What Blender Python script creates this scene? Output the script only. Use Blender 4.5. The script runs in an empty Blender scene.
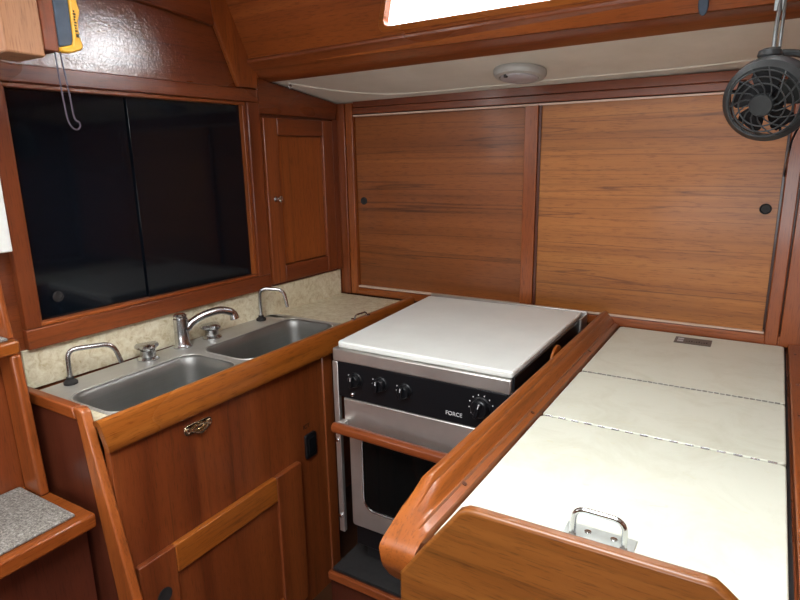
import bpy, bmesh, math, random
from mathutils import Vector, Matrix, Euler
random.seed(4)
S = bpy.context.scene
COL = S.collection
PI = math.pi

# ------------------------------------------------------------------ materials
def nodes(name):
    m = bpy.data.materials.new(name); m.use_nodes = True
    nt = m.node_tree; b = nt.nodes['Principled BSDF']
    return m, nt, b
def pos(nt, scale=(1,1,1), rot=(0,0,0), loc=(0,0,0)):
    g = nt.nodes.new('ShaderNodeNewGeometry'); mp = nt.nodes.new('ShaderNodeMapping')
    mp.inputs['Scale'].default_value = scale; mp.inputs['Rotation'].default_value = rot
    mp.inputs['Location'].default_value = loc
    nt.links.new(g.outputs['Position'], mp.inputs['Vector']); return mp.outputs['Vector']
def noise(nt, vec, scale, detail=6, rough=.6, dist=0):
    n = nt.nodes.new('ShaderNodeTexNoise'); n.inputs['Scale'].default_value = scale
    n.inputs['Detail'].default_value = detail; n.inputs['Roughness'].default_value = rough
    n.inputs['Distortion'].default_value = dist
    nt.links.new(vec, n.inputs['Vector']); return n.outputs['Fac']
def ramp(nt, fac, stops):
    r = nt.nodes.new('ShaderNodeValToRGB'); e = r.color_ramp.elements
    while len(e) < len(stops): e.new(.5)
    for k, (p, c) in enumerate(stops):
        e[k].position = p; e[k].color = (*c, 1) if len(c) == 3 else c
    nt.links.new(fac, r.inputs['Fac']); return r.outputs['Color']
def mix(nt, a, b, fac, mode='MIX'):
    x = nt.nodes.new('ShaderNodeMix'); x.data_type = 'RGBA'; x.blend_type = mode
    if isinstance(fac, (int, float)): x.inputs[0].default_value = fac
    else: nt.links.new(fac, x.inputs[0])
    nt.links.new(a, x.inputs[6]); nt.links.new(b, x.inputs[7]); return x.outputs[2]
def bump(nt, b, h, strength, dist=.001):
    n = nt.nodes.new('ShaderNodeBump'); n.inputs['Strength'].default_value = strength
    n.inputs['Distance'].default_value = dist
    nt.links.new(h, n.inputs['Height']); nt.links.new(n.outputs['Normal'], b.inputs['Normal'])
    return n
def wood(name, axis, dark, mid, light, rough=.3, coat=.35, streak=1.0, cup=0., bumpy=.25, fine=9., lines=False):
    """varnished wood, grain running along the world axis"""
    m, nt, b = nodes(name)
    s1 = [fine, fine, fine]; s1['xyz'.index(axis)] = .22 if lines else .55
    s2 = [70, 70, 70]; s2['xyz'.index(axis)] = .7 if lines else 1.5
    s3 = [330, 330, 330]; s3['xyz'.index(axis)] = 26
    s4 = [2.4, 2.4, 2.4]; s4['xyz'.index(axis)] = .8
    big = noise(nt, pos(nt, s1), 1, 5, .55, .5 + cup)
    med = noise(nt, pos(nt, s2), 1, 4, .6, .2)
    pore = noise(nt, pos(nt, s3), 1, 3, .6)
    blot = noise(nt, pos(nt, s4), 1, 3, .5)
    c = ramp(nt, big, [(.22, dark), (.5, mid), (.78, light)])
    g = ramp(nt, med, [(.28, (1-.5*streak,)*3), (.44, (1,1,1)), (.75, (1.08,)*3)])
    c = mix(nt, c, g, .75, 'MULTIPLY')
    p = ramp(nt, pore, [(.32, (.35,.28,.25)), (.47, (1,1,1))])
    c = mix(nt, c, p, .55, 'MULTIPLY')
    q = ramp(nt, blot, [(.3, (.72,.68,.66)), (.65, (1.12,1.1,1.08))])
    c = mix(nt, c, q, .8, 'MULTIPLY')
    if lines:
        ln = noise(nt, pos(nt, (.35,.35,15)), 1, 3, .5)
        lc = ramp(nt, ln, [(0,(1,1,1)),(.485,(1,1,1)),(.50,(.42,.38,.36)),(.512,(1,1,1))])
        c = mix(nt, c, lc, .8, 'MULTIPLY')
    nt.links.new(c, b.inputs['Base Color'])
    rr = ramp(nt, blot, [(.3, (rough*.8,)*3), (.7, (rough*1.35,)*3)])
    nt.links.new(rr, b.inputs['Roughness'])
    b.inputs['Coat Weight'].default_value = coat
    b.inputs['Coat Roughness'].default_value = .14
    bump(nt, b, pore, bumpy, .0006)
    return m
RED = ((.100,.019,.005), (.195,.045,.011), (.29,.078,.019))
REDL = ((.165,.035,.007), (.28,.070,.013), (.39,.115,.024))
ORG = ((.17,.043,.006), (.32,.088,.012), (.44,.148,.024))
TEAK = ((.235,.078,.015), (.38,.137,.027), (.46,.188,.043))
M = {}
for ax in 'xyz':
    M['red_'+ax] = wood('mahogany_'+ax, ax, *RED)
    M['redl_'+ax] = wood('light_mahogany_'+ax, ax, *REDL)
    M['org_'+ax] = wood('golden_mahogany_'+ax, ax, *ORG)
M['rail'] = wood('side_rail_wood', 'y', (.16,.040,.007), (.29,.080,.013), (.41,.135,.026), coat=.3)
M['teak'] = wood('teak_panel', 'x', *TEAK, rough=.38, coat=.12, streak=1.0, fine=13., lines=True)
M['teak_dark'] = wood('teak_panel_red', 'x', (.165,.046,.010), (.255,.078,.017), (.32,.108,.028), rough=.38, coat=.12, fine=13., lines=True)
M['teak_front'] = wood('front_board_teak', 'x', (.11,.034,.006), (.20,.066,.010), (.27,.100,.018), rough=.38, coat=.2, fine=16.)
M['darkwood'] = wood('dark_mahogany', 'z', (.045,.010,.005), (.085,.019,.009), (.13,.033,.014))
M['end_grain'] = wood('endgrain', 'z', (.24,.10,.04), (.36,.17,.08), (.45,.24,.13), rough=.45, coat=.1)
# speckly varnish on the upper bulkhead
def speck_wood():
    m = M['red_y'].copy(); m.name = 'bulkhead_varnish'; nt = m.node_tree; b = nt.nodes['Principled BSDF']
    n = noise(nt, pos(nt), 190, 2, .6); n2 = noise(nt, pos(nt), 40, 2, .5)
    mm = nt.nodes.new('ShaderNodeMath'); mm.operation = 'ADD'; nt.links.new(n, mm.inputs[0]); nt.links.new(n2, mm.inputs[1])
    for l in list(b.inputs['Normal'].links): nt.links.remove(l)
    bump(nt, b, mm.outputs[0], .45, .0012)
    b.inputs['Coat Weight'].default_value = 1; b.inputs['Coat Roughness'].default_value = .06; b.inputs['Coat IOR'].default_value = 1.65
    b.inputs['Coat Normal'].default_value
    for l in list(b.inputs['Normal'].links): nt.links.new(l.from_socket, b.inputs['Coat Normal'])
    return m
M['bulkhead'] = speck_wood()

def plain(name, col, rough=.5, metal=0, coat=0, spec=.5, var=0., vs=60, bmp=0., bs=300):
    m, nt, b = nodes(name)
    b.inputs['Roughness'].default_value = rough; b.inputs['Metallic'].default_value = metal
    b.inputs['Coat Weight'].default_value = coat; b.inputs['Specular IOR Level'].default_value = spec
    n = noise(nt, pos(nt), vs, 4, .6)
    lo = tuple(c*(1-var) for c in col); hi = tuple(min(1, c*(1+var*.6)) for c in col)
    nt.links.new(ramp(nt, n, [(.3, lo), (.7, hi)]), b.inputs['Base Color'])
    if bmp: bump(nt, b, noise(nt, pos(nt), bs, 3, .6), bmp, .001)
    return m
M['black'] = plain('black_enamel', (.006,.0065,.008), .32, spec=.3)
M['blackmatt'] = plain('matt_black', (.010,.010,.011), .7)
M['rubber'] = plain('black_rubber', (.018,.017,.017), .65, var=.3)
M['fan'] = plain('fan_plastic', (.032,.036,.038), .42, var=.2)
M['white'] = plain('white_board', (.72,.74,.70), .6, var=.05, bmp=.3, bs=120)
M['blue'] = plain('blue_grey_plastic', (.05,.075,.11), .5, var=.2)
M['yellow'] = plain('yellow_plastic', (.80,.42,.035), .45, var=.05)
M['cord'] = plain('dark_cord', (.05,.035,.05), .7)
M['void'] = plain('locker_void', (.006,.005,.005), .9)
M['ink'] = plain('dark_ink', (.03,.015,.01), .6)
M['inklight'] = plain('pale_print', (.55,.55,.56), .5)
M['strap'] = plain('dull_strap', (.20,.21,.21), .4, metal=.7, var=.2)
M['plate'] = plain('satin_plate', (.55,.60,.57), .35, metal=.6, var=.1)
M['grey'] = plain('grey_plate', (.16,.15,.13), .45, metal=.5, var=.3, vs=300)
M['cream_trim'] = plain('cream_strip', (.62,.46,.36), .5)
M['lamp_ring'] = plain('lamp_ring', (.46,.47,.45), .4, var=.05)
M['lamp_lens'] = plain('frosted_lens', (.50,.50,.54), .3, coat=.4, var=.04)
M['floor'] = wood('cabin_sole', 'x', (.03,.012,.006), (.055,.022,.010), (.08,.035,.016))
M['brass'] = plain('aged_bronze', (.72,.60,.44), .20, metal=1, var=.35, vs=200)
M['lockplastic'] = plain('socket_plastic', (.007,.007,.008), .35)

def brushed(name, col, rough, axis='x', metal=1.):
    m, nt, b = nodes(name)
    s = [900,900,900]; s['xyz'.index(axis)] = 8
    n = noise(nt, pos(nt, s), 1, 3, .6); n2 = noise(nt, pos(nt), 7, 3, .6)
    nt.links.new(ramp(nt, n2, [(.3, tuple(c*.82 for c in col)), (.7, col)]), b.inputs['Base Color'])
    nt.links.new(ramp(nt, n, [(.3, (rough*.8,)*3), (.7, (rough*1.3,)*3)]), b.inputs['Roughness'])
    b.inputs['Metallic'].default_value = metal
    bump(nt, b, n, .12, .0004); return m
M['steel'] = brushed('brushed_steel', (.66,.64,.61), .40, 'x', .9)
M['sink'] = brushed('sink_steel', (.60,.59,.55), .48, 'y', .72)
M['basin'] = brushed('basin_steel', (.31,.31,.295), .46, 'y', .9)
M['chrome'] = brushed('chrome', (.62,.63,.65), .13)
M['chromedull'] = brushed('worn_chrome', (.60,.61,.62), .22)

def laminate():
    m, nt, b = nodes('speckled_laminate')
    n = noise(nt, pos(nt), 55, 8, .75, .6); n2 = noise(nt, pos(nt), 11, 3, .6)
    c = ramp(nt, n, [(.34, (.50,.41,.24)), (.47, (.68,.61,.43)), (.64, (.80,.76,.60))])
    c2 = ramp(nt, n2, [(.3, (.88,.86,.82)), (.7, (1,1,1))])
    nt.links.new(mix(nt, c, c2, .8, 'MULTIPLY'), b.inputs['Base Color'])
    b.inputs['Roughness'].default_value = .4; return m
M['laminate'] = laminate()
def cream():
    m, nt, b = nodes('cream_lid_laminate')
    n = noise(nt, pos(nt), 9, 6, .7, .8); n2 = noise(nt, pos(nt, (1.2,3,3)), 16, 5, .7, 1.5)
    c = ramp(nt, n, [(.30, (.60,.61,.49)), (.55, (.675,.695,.585))])
    st = ramp(nt, n2, [(.63, (1,1,1)), (.74, (.98,.93,.70))])
    nt.links.new(mix(nt, c, st, .8, 'MULTIPLY'), b.inputs['Base Color'])
    b.inputs['Roughness'].default_value = .36; b.inputs['Specular IOR Level'].default_value = .45; return m
M['cream'] = cream()
M['stove_white'] = plain('white_stove_cover', (.76,.79,.75), .38, var=.05, vs=8)
def vinyl():
    m, nt, b = nodes('textured_deckhead_vinyl')
    c = nt.nodes.new('ShaderNodeTexChecker'); c.inputs['Scale'].default_value = 260
    nt.links.new(pos(nt, rot=(0,0,.75)), c.inputs['Vector'])
    n = noise(nt, pos(nt), 6, 4, .6)
    nt.links.new(ramp(nt, n, [(.3, (.74,.72,.64)), (.7, (.84,.82,.75))]), b.inputs['Base Color'])
    n3 = noise(nt, pos(nt), 330, 2, .6)
    b.inputs['Roughness'].default_value = .6; bump(nt, b, n3, .6, .0012); return m
M['vinyl'] = vinyl()
def carpet():
    m, nt, b = nodes('grey_looped_carpet')
    n = noise(nt, pos(nt, (1,1,1)), 210, 4, .75, .5)
    nt.links.new(ramp(nt, n, [(.33, (.08,.072,.062)), (.5, (.26,.24,.21)), (.68, (.52,.49,.44))]), b.inputs['Base Color'])
    b.inputs['Roughness'].default_value = .95; bump(nt, b, n, 1., .004); return m
M['carpet'] = carpet()
def acrylic():
    m, nt, b = nodes('dark_acrylic')
    b.inputs['Base Color'].default_value = (.003,.005,.008,1); b.inputs['Roughness'].default_value = .07
    b.inputs['Specular IOR Level'].default_value = .33
    n = noise(nt, pos(nt), 3, 2, .5); bump(nt, b, n, .08, .004); return m
M['acrylic'] = acrylic()
M['ovenglass'] = acrylic(); M['ovenglass'].name = 'oven_glass'; M['ovenglass'].node_tree.nodes['Principled BSDF'].inputs['Base Color'].default_value = (.004,.004,.004,1); M['ovenglass'].node_tree.nodes['Principled BSDF'].inputs['Specular IOR Level'].default_value = .12
def glass():
    m, nt, b = nodes('portlight_glass')
    b.inputs['Base Color'].default_value = (1,1,1,1); b.inputs['Roughness'].default_value = .0
    b.inputs['Transmission Weight'].default_value = 1; b.inputs['IOR'].default_value = 1.02
    return m
M['glass'] = glass()

# ------------------------------------------------------------------ mesh helpers
def BM(): return bmesh.new()
def poly_prism(bm, pts, vec):
    """pts: list of 3D points (planar polygon), vec: extrusion vector"""
    v0 = [bm.verts.new(p) for p in pts]; v1 = [bm.verts.new(Vector(p)+Vector(vec)) for p in pts]
    bm.faces.new(v0); bm.faces.new(list(reversed(v1)))
    n = len(pts)
    for i in range(n): bm.faces.new((v0[i], v1[i], v1[(i+1)%n], v0[(i+1)%n]))
    return v0 + v1
def box(bm, a, b, sh=None):
    x0,y0,z0 = a; x1,y1,z1 = b
    vs = poly_prism(bm, [(x0,y0,z0),(x1,y0,z0),(x1,y1,z0),(x0,y1,z0)], (0,0,z1-z0))
    return vs
def prism_loft(bm, A, B):
    va = [bm.verts.new(p) for p in A]; vb = [bm.verts.new(p) for p in B]
    bm.faces.new(va); bm.faces.new(list(reversed(vb))); n = len(A)
    for i in range(n): bm.faces.new((va[i], vb[i], vb[(i+1)%n], va[(i+1)%n]))
def tube(bm, pts, r, n=12, cap=True, closed=False):
    pts = [Vector(p) for p in pts]; N = len(pts)
    rr = r if isinstance(r, (list, tuple)) else [r]*N
    rings = []; prev = None
    for i, p in enumerate(pts):
        if closed: t = (pts[(i+1)%N] - pts[i-1]).normalized()
        elif i == 0: t = (pts[1]-p).normalized()
        elif i == N-1: t = (p-pts[i-1]).normalized()
        else: t = ((pts[i+1]-p).normalized() + (p-pts[i-1]).normalized()).normalized()
        if prev is None:
            a = Vector((0,0,1)) if abs(t.z) < .9 else Vector((1,0,0))
            u = t.cross(a).normalized()
        else: u = (prev - t*prev.dot(t)).normalized()
        prev = u; w = t.cross(u)
        rings.append([bm.verts.new(p + (u*math.cos(2*PI*k/n) + w*math.sin(2*PI*k/n))*rr[i]) for k in range(n)])
    for i in range(N if closed else N-1):
        A, B = rings[i], rings[(i+1)%N]
        for k in range(n): bm.faces.new((A[k], A[(k+1)%n], B[(k+1)%n], B[k]))
    if cap and not closed:
        bm.faces.new(list(reversed(rings[0]))); bm.faces.new(rings[-1])
def spline(pts, sub=6):
    pts = [Vector(p) for p in pts]; out = []
    P = [pts[0]*2-pts[1]] + pts + [pts[-1]*2-pts[-2]]
    for i in range(1, len(P)-2):
        for k in range(sub):
            t = k/sub; a,b,c,d = P[i-1],P[i],P[i+1],P[i+2]
            out.append(.5*((2*b)+(c-a)*t+(2*a-5*b+4*c-d)*t*t+(3*b-a-3*c+d)*t**3))
    out.append(pts[-1]); return out
def fillet(pts, r, sub=6):
    pts = [Vector(p) for p in pts]; out = [pts[0]]
    for i in range(1, len(pts)-1):
        a, b, c = pts[i-1], pts[i], pts[i+1]
        p = b+(a-b).normalized()*r; q = b+(c-b).normalized()*r
        for k in range(sub+1):
            t = k/sub; out.append((1-t)**2*p + 2*t*(1-t)*b + t*t*q)
    out.append(pts[-1]); return out
def lathe(bm, prof, origin=(0,0,0), axis=(0,0,1), n=28):
    """prof list of (radius, height) along axis"""
    q = Vector((0,0,1)).rotation_difference(Vector(axis).normalized()); o = Vector(origin)
    rings = []
    for r, h in prof:
        if r < 1e-6: rings.append([bm.verts.new(o + q @ Vector((0,0,h)))])
        else: rings.append([bm.verts.new(o + q @ Vector((r*math.cos(2*PI*k/n), r*math.sin(2*PI*k/n), h))) for k in range(n)])
    for A, B in zip(rings, rings[1:]):
        for k in range(n):
            a, b = A[k % len(A)], A[(k+1) % len(A)]; c, d = B[(k+1) % len(B)], B[k % len(B)]
            f = [v for i, v in enumerate((a,b,c,d)) if v not in (a,b,c,d)[:i]]
            if len(f) > 2: bm.faces.new(f)
def rrect(x0, y0, x1, y1, r, n=6):
    out = []
    for cx, cy, a0 in ((x1-r,y0+r,-PI/2),(x1-r,y1-r,0),(x0+r,y1-r,PI/2),(x0+r,y0+r,PI)):
        for k in range(n+1):
            a = a0 + PI/2*k/n; out.append((cx+r*math.cos(a), cy+r*math.sin(a)))
    return out
def ringplate(bm, outer, inner, to3, depth):
    """plate with a hole; outer & inner same point count"""
    n = len(outer); d = Vector(depth)
    O = [bm.verts.new(to3(*p)) for p in outer]; I = [bm.verts.new(to3(*p)) for p in inner]
    O2 = [bm.verts.new(Vector(to3(*p))+d) for p in outer]; I2 = [bm.verts.new(Vector(to3(*p))+d) for p in inner]
    for k in range(n):
        j = (k+1) % n
        bm.faces.new((O[k],O[j],I[j],I[k])); bm.faces.new((O2[j],O2[k],I2[k],I2[j]))
        bm.faces.new((O[j],O[k],O2[k],O2[j])); bm.faces.new((I[k],I[j],I2[j],I2[k]))
def wloc(o):
    v = Vector((0,0,0))
    while o: v = v + o.location; o = o.parent
    return v
def obj(name, bm, mat, parent=None, bevel=0., smooth=False, seg=2, label=None, origin=None, kind=None):
    bmesh.ops.recalc_face_normals(bm, faces=bm.faces[:])
    me = bpy.data.meshes.new(name)
    if parent is not None: off = wloc(parent)
    else:
        xs = [v.co for v in bm.verts]
        off = Vector(origin) if origin else Vector(((min(v.x for v in xs)+max(v.x for v in xs))/2, (min(v.y for v in xs)+max(v.y for v in xs))/2, min(v.z for v in xs)))
    if parent is not None:   # part origin at its own centre-bottom
        xs = [v.co for v in bm.verts]
        c = Vector(((min(v.x for v in xs)+max(v.x for v in xs))/2, (min(v.y for v in xs)+max(v.y for v in xs))/2, min(v.z for v in xs)))
    else: c = off
    for v in bm.verts: v.co -= c
    bm.to_mesh(me); bm.free()
    o = bpy.data.objects.new(name, me); COL.objects.link(o)
    if parent is not None: o.parent = parent; o.location = c - off
    else: o.location = c
    me.materials.append(M[mat] if isinstance(mat, str) else mat)
    if smooth:
        for p in me.polygons: p.use_smooth = True
        try: me.set_sharp_from_angle(angle=math.radians(38))
        except Exception: pass
    if bevel:
        b = o.modifiers.new('bevel', 'BEVEL'); b.width = bevel; b.segments = seg; b.limit_method = 'ANGLE'
        b.angle_limit = math.radians(35); b.harden_normals = False
        for p in me.polygons: p.use_smooth = True
        try: me.set_sharp_from_angle(angle=math.radians(38))
        except Exception: pass
    if label: o['label'] = label
    if kind: o['kind'] = kind
    return o
def thing(name, label, cat, loc, group=None):
    o = bpy.data.objects.new(name, None); COL.objects.link(o); o.location = loc
    o.empty_display_size = .05; o['label'] = label; o['category'] = cat
    if group: o['group'] = group
    return o
def tag(o, label, cat, group=None, kind=None):
    o['label'] = label; o['category'] = cat
    if group: o['group'] = group
    if kind: o['kind'] = kind
    return o
def struct(name, bm, mat, label=None, parent=None, **k):
    o = obj(name, bm, mat, parent, **k)
    if parent is None: o['kind'] = 'structure'
    if label:
        o['label'] = label
        if parent is None: o['category'] = name.split('_')[0]
    return o
def text(name, s, size, M4, mat, parent, depth=.0004, sx=1.):
    cu = bpy.data.curves.new(name, 'FONT'); cu.body = s; cu.size = size; cu.extrude = depth
    cu.align_x = 'CENTER'; cu.align_y = 'CENTER'
    t = bpy.data.objects.new(name, cu); COL.objects.link(t)
    bpy.context.view_layer.update()
    me = bpy.data.meshes.new_from_object(t.evaluated_get(bpy.context.evaluated_depsgraph_get()))
    bpy.data.objects.remove(t)
    bm = BM(); bm.from_mesh(me); bpy.data.meshes.remove(me)
    for v in bm.verts:
        v.co.x *= sx; v.co = M4 @ v.co
    return obj(name, bm, mat, parent)
def frame4(o, xd, yd):
    xd = Vector(xd).normalized(); yd = Vector(yd).normalized(); z = xd.cross(yd)
    return Matrix(((xd.x,yd.x,z.x,o[0]),(xd.y,yd.y,z.y,o[1]),(xd.z,yd.z,z.z,o[2]),(0,0,0,1)))

# left wall stands very slightly out of square: shear-free local frame
def LX(y, n=0.): return -1.477 - .04*(1.95-y) + n
def L(y, z, n=0.): return (LX(y, n), y, z)
def lbox(bm, y0, z0, y1, z1, n0, n1):
    poly_prism(bm, [L(y0,z0,n0), L(y1,z0,n0), L(y1,z1,n0), L(y0,z1,n0)], (n1-n0,0,0))

XR, YR = .75, -1.55        # right wall and rear wall of the cabin
LEAN = .486
def CS(x, z, n=0.): return (x, 1.52 - LEAN*(z-1.736) - n, z)   # cabin side plane
def DH(x, y): return 1.658 + .009*(x+1.47) + .147*(1.95-y)     # deckhead height

# ------------------------------------------------------------------ room shell
b = BM(); box(b, (-1.75,YR-.05,-.05), (XR+.05,2.05,0)); struct('floor', b, 'floor')
b = BM()
lbox(b, 1.53, 0, 1.99, 1.80, -.03, 0); lbox(b, .40, 0, .735, 2.06, -.03, 0)
lbox(b, .735, 0, 1.53, 1.04, -.03, 0); lbox(b, .735, 1.645, 1.53, 2.06, -.03, 0)
struct('wall_left', b, 'bulkhead')
b = BM(); box(b, (-1.75,YR,0), (-1.70,.45,2.0)); box(b, (-1.70,.42,0), (-1.545,.45,2.0)); struct('wall_aft', b, 'red_z')
b = BM(); box(b, (-1.62,1.985,0), (XR,2.03,1.80)); struct('wall_back', b, 'darkwood')
b = BM(); box(b, (XR,YR,0), (XR+.05,2.03,2.1)); struct('wall_right', b, 'red_z')
b = BM(); box(b, (-1.75,YR-.05,0), (XR+.05,YR,2.1)); struct('wall_rear', b, 'red_z')
# deckhead over the lockers
b = BM()
xs = [-1.54, XR]
poly_prism(b, [(-1.56,1.562,DH(-1.56,1.562)), (XR,1.562,DH(XR,1.562)), (XR,2.0,DH(XR,2.0)), (-1.56,2.0,DH(-1.56,2.0))], (0,0,.02))
struct('ceiling', b, 'vinyl')
# cabin-side face with the portlight hole (leaning inboard)
PX0, PX1, PZ0, PZ1 = -.955, .05, 1.797, 1.93
def portloop(g, r):
    out = []
    for x, z in rrect(PX0-g, PZ0-g, PX1+g, PZ1+g, r, 6):
        out.append((x + .55*(z-PZ0), z + .008*(x-PX0)))
    return out
b = BM()
inner = portloop(0, .022)
# outer border points matched by count: project on a big rectangle
def outerpts(inner, x0, x1, z0, z1):
    n = len(inner)//4; out = []
    cs = [(x1,z0),(x1,z1),(x0,z1),(x0,z0)]
    for c in range(4): out += [cs[c]]*n
    return out
out = outerpts(inner, XR, -1.62, 1.70, 2.05) ; out = [( -out[i][0] if False else out[i][0], out[i][1]) for i in range(len(out))]
cs = [(XR,1.74),(XR,2.06),(-1.62,2.06),(-1.62,1.74)]; n = len(inner)//4
vi = [b.verts.new(CS(*p)) for p in inner]; vc = [b.verts.new(CS(*p)) for p in cs]
vi2 = [b.verts.new(CS(p[0],p[1],-.03)) for p in inner]; vc2 = [b.verts.new(CS(p[0],p[1],-.03)) for p in cs]
for (I, C_, flip) in ((vi,vc,0),(vi2,vc2,1)):
    for c in range(4):
        for k in range(n-1): b.faces.new((C_[c], I[c*n+k], I[c*n+k+1]))
        b.faces.new((C_[c], I[c*n+n-1], I[(c*n+n) % len(I)], C_[(c+1)%4]))
for k in range(len(vi)): b.faces.new((vi[k], vi[(k+1)%len(vi)], vi2[(k+1)%len(vi)], vi2[k]))
for c in range(4): b.faces.new((vc[c], vc[(c+1)%4], vc2[(c+1)%4], vc2[c]))
struct('wall_cabin_side', b, 'redl_x')
w = bpy.data.objects.new('window_1', None); COL.objects.link(w); w.location = CS(-.45, 1.80); w['kind'] = 'structure'
w['label'] = 'bright long portlight with rounded corners in the cabin side'; w['category'] = 'window'
b = BM(); ringplate(b, portloop(.012,.03), portloop(-.003,.02), lambda x,z: CS(x,z,-.002), Vector((0,-.005,-.0024)))
obj('window_frame', b, 'org_x', w, bevel=.0015)
b = BM(); poly_prism(b, [CS(x,z,-.018) for x,z in portloop(.004,.02)], (0,.004,.002)); obj('pane', b, 'glass', w)
# coachroof ceiling; hatch opening is unseen, enlarged and moved forward to even the light
HX0,HX1,HY0,HY1 = -.75,.10,-.35,.55
b = BM(); zc = 2.03
yc = 1.39
for a in ((-1.75,YR,HX0,yc),(HX1,YR,XR+.05,yc),(HX0,YR,HX1,HY0),(HX0,HY1,HX1,yc)):
    box(b, (a[0],a[1],zc), (a[2],a[3],zc+.03))
struct('ceiling_coachroof', b, 'vinyl')
# carlin along the foot of the cabin side
def carlin(x, dz):
    return [(x,1.60,1.705+dz*.6), (x,1.557,1.713+dz*.6), (x,1.538,1.722+dz*.7), (x,1.508,1.747+dz), (x,1.497,1.757+dz), (x,1.496,1.766+dz), (x,1.502,1.771+dz), (x,1.53,1.772+dz), (x,1.60,1.775+dz)]
b = BM(); prism_loft(b, carlin(-1.52,-.004), carlin(XR,.036)); struct('trim_1', b, 'red_x', bevel=.002, label='long varnished carlin beam with a lit lip under the bright portlight')
# slanted board on the left bulkhead where the cabin side meets it
b = BM()
poly_prism(b, [L(1.375,1.862,.001), L(1.455,1.678,.001), L(1.545,1.678,.001), L(1.545,1.705,.001), L(1.470,1.855,.001), L(1.425,1.95,.001), L(1.33,1.95,.001)], (.016,0,0))
struct('trim_2', b, 'redl_z', bevel=.002, label='slanted varnished board on the bulkhead above the dark window corner')
# beam across the top of the bulkhead
b = BM(); poly_prism(b, [L(.45,1.90,.0), L(1.15,1.868,.0), L(1.372,1.846,.0), L(1.36,1.96,.0), L(.45,2.02,.0)], (.022,0,0))
struct('trim_3', b, 'red_y', bevel=.003, label='dark beam along the top of the left bulkhead')
# header above corner cupboard
b = BM(); poly_prism(b, [L(1.53,1.60,.001), L(1.93,1.594,.001), L(1.944,1.653,.001), L(1.60,1.702,.001), L(1.53,1.715,.001)], (.016,0,0))
struct('trim_4', b, 'red_y', bevel=.002, label='varnished header board above the small corner cupboard door')
# bead in the deckhead vinyl
b = BM(); pts = [(-1.44,1.645),(-1.36,1.76),(-1.25,1.86),(-1.12,1.903),(-.8,1.905),(-.5,1.90),(-.2,1.90),(.0,1.88),(.3,1.88)]
tube(b, [(x,y,DH(x,y)-.0005) for x,y in spline([(p[0],p[1],0) for p in pts],5) for y in [y]] if False else [(p.x,p.y,DH(p.x,p.y)-.0008) for p in spline([(a,c,0) for a,c in pts],5)], .003, 6)
struct('trim_5', b, 'vinyl', smooth=True, label='thin vinyl welt along the outer edge of the white deckhead')

# ------------------------------------------------------------------ dark window in the left bulkhead
w = bpy.data.objects.new('window_2', None); COL.objects.link(w); w.location = L(1.12, 1.0); w['kind'] = 'structure'
w['label'] = 'large dark acrylic window with mahogany frame over the sinks'; w['category'] = 'window'
def lstrip(name, y0, z0, y1, z1, n0, n1, mat, par, bev=.003, **k):
    b = BM(); lbox(b, y0, z0, y1, z1, n0, n1); return obj(name, b, mat, par, bevel=bev, **k)
fr = lstrip('window_frame', .711, 1.633, 1.53, 1.674, .0005, .022, 'red_y', w)
lstrip('window_frame', .711, 1.002, 1.53, 1.053, .0005, .022, 'red_y', w)
lstrip('window_frame', .711, 1.053, .750, 1.633, .0005, .022, 'red_z', w)
lstrip('window_frame', 1.478, 1.053, 1.53, 1.633, .0005, .022, 'red_z', w)
for (y0,z0,y1,z1,a) in ((.750,1.622,1.478,1.633,'y'),(.750,1.053,1.478,1.062,'y'),(.750,1.062,.757,1.622,'z'),(1.466,1.062,1.478,1.622,'z')):
    lstrip('window_bead', y0,z0,y1,z1, -.02, .012, 'redl_'+a, w, .002)
p1 = lstrip('pane', .74, 1.045, 1.092, 1.642, -.018, -.012, 'acrylic', w, .001)
p2 = lstrip('pane', 1.068, 1.045, 1.478, 1.642, -.011, -.005, 'acrylic', w, .001)
b = BM(); lathe(b, [(0,0),(.012,0),(.014,.001),(.014,.003),(.011,.004),(.011,.001),(0,.001)], L(.815,1.115,-.0125), (1,0,0)); obj('finger_hole', b, 'rubber', p1, smooth=True)
b = BM(); lbox(b, .72, 1.045, 1.5, 1.65, -.12, -.115); struct('wall_behind', b, 'void')

# ------------------------------------------------------------------ corner cupboard
c = thing('corner_cupboard', 'small mahogany cupboard with narrow panelled door between dark window and back wall', 'cupboard', L(1.735, 1.005))
lstrip('face_frame', 1.5315, 1.005, 1.542, 1.596, .0008, .014, 'red_z', c, .002)
lstrip('face_frame', 1.913, 1.005, 1.944, 1.594, .0008, .014, 'red_z', c, .002)
d = lstrip('door', 1.609, 1.075, 1.846, 1.527, .001, .010, 'redl_z', c, .001)   # field panel carries the frame
for (y0,z0,y1,z1,a) in ((1.544,1.012,1.608,1.588,'z'),(1.847,1.012,1.904,1.588,'z'),(1.609,1.530,1.846,1.588,'y'),(1.609,1.012,1.846,1.072,'y')):
    lstrip('door_rail' if a=='y' else 'door_stile', y0,z0,y1,z1,.001,.022,'red_'+a, d, .003)
b = BM(); o = L(1.577,1.313,.0225)
lathe(b, [(0,0),(.009,0),(.009,.002),(.005,.004),(.004,.012),(.008,.017),(.0115,.022),(.0115,.026),(.008,.029),(0,.030)], o, (1,0,0), 20)
obj('knob', b, 'chrome', d, smooth=True, label='small round chrome knob')

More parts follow.
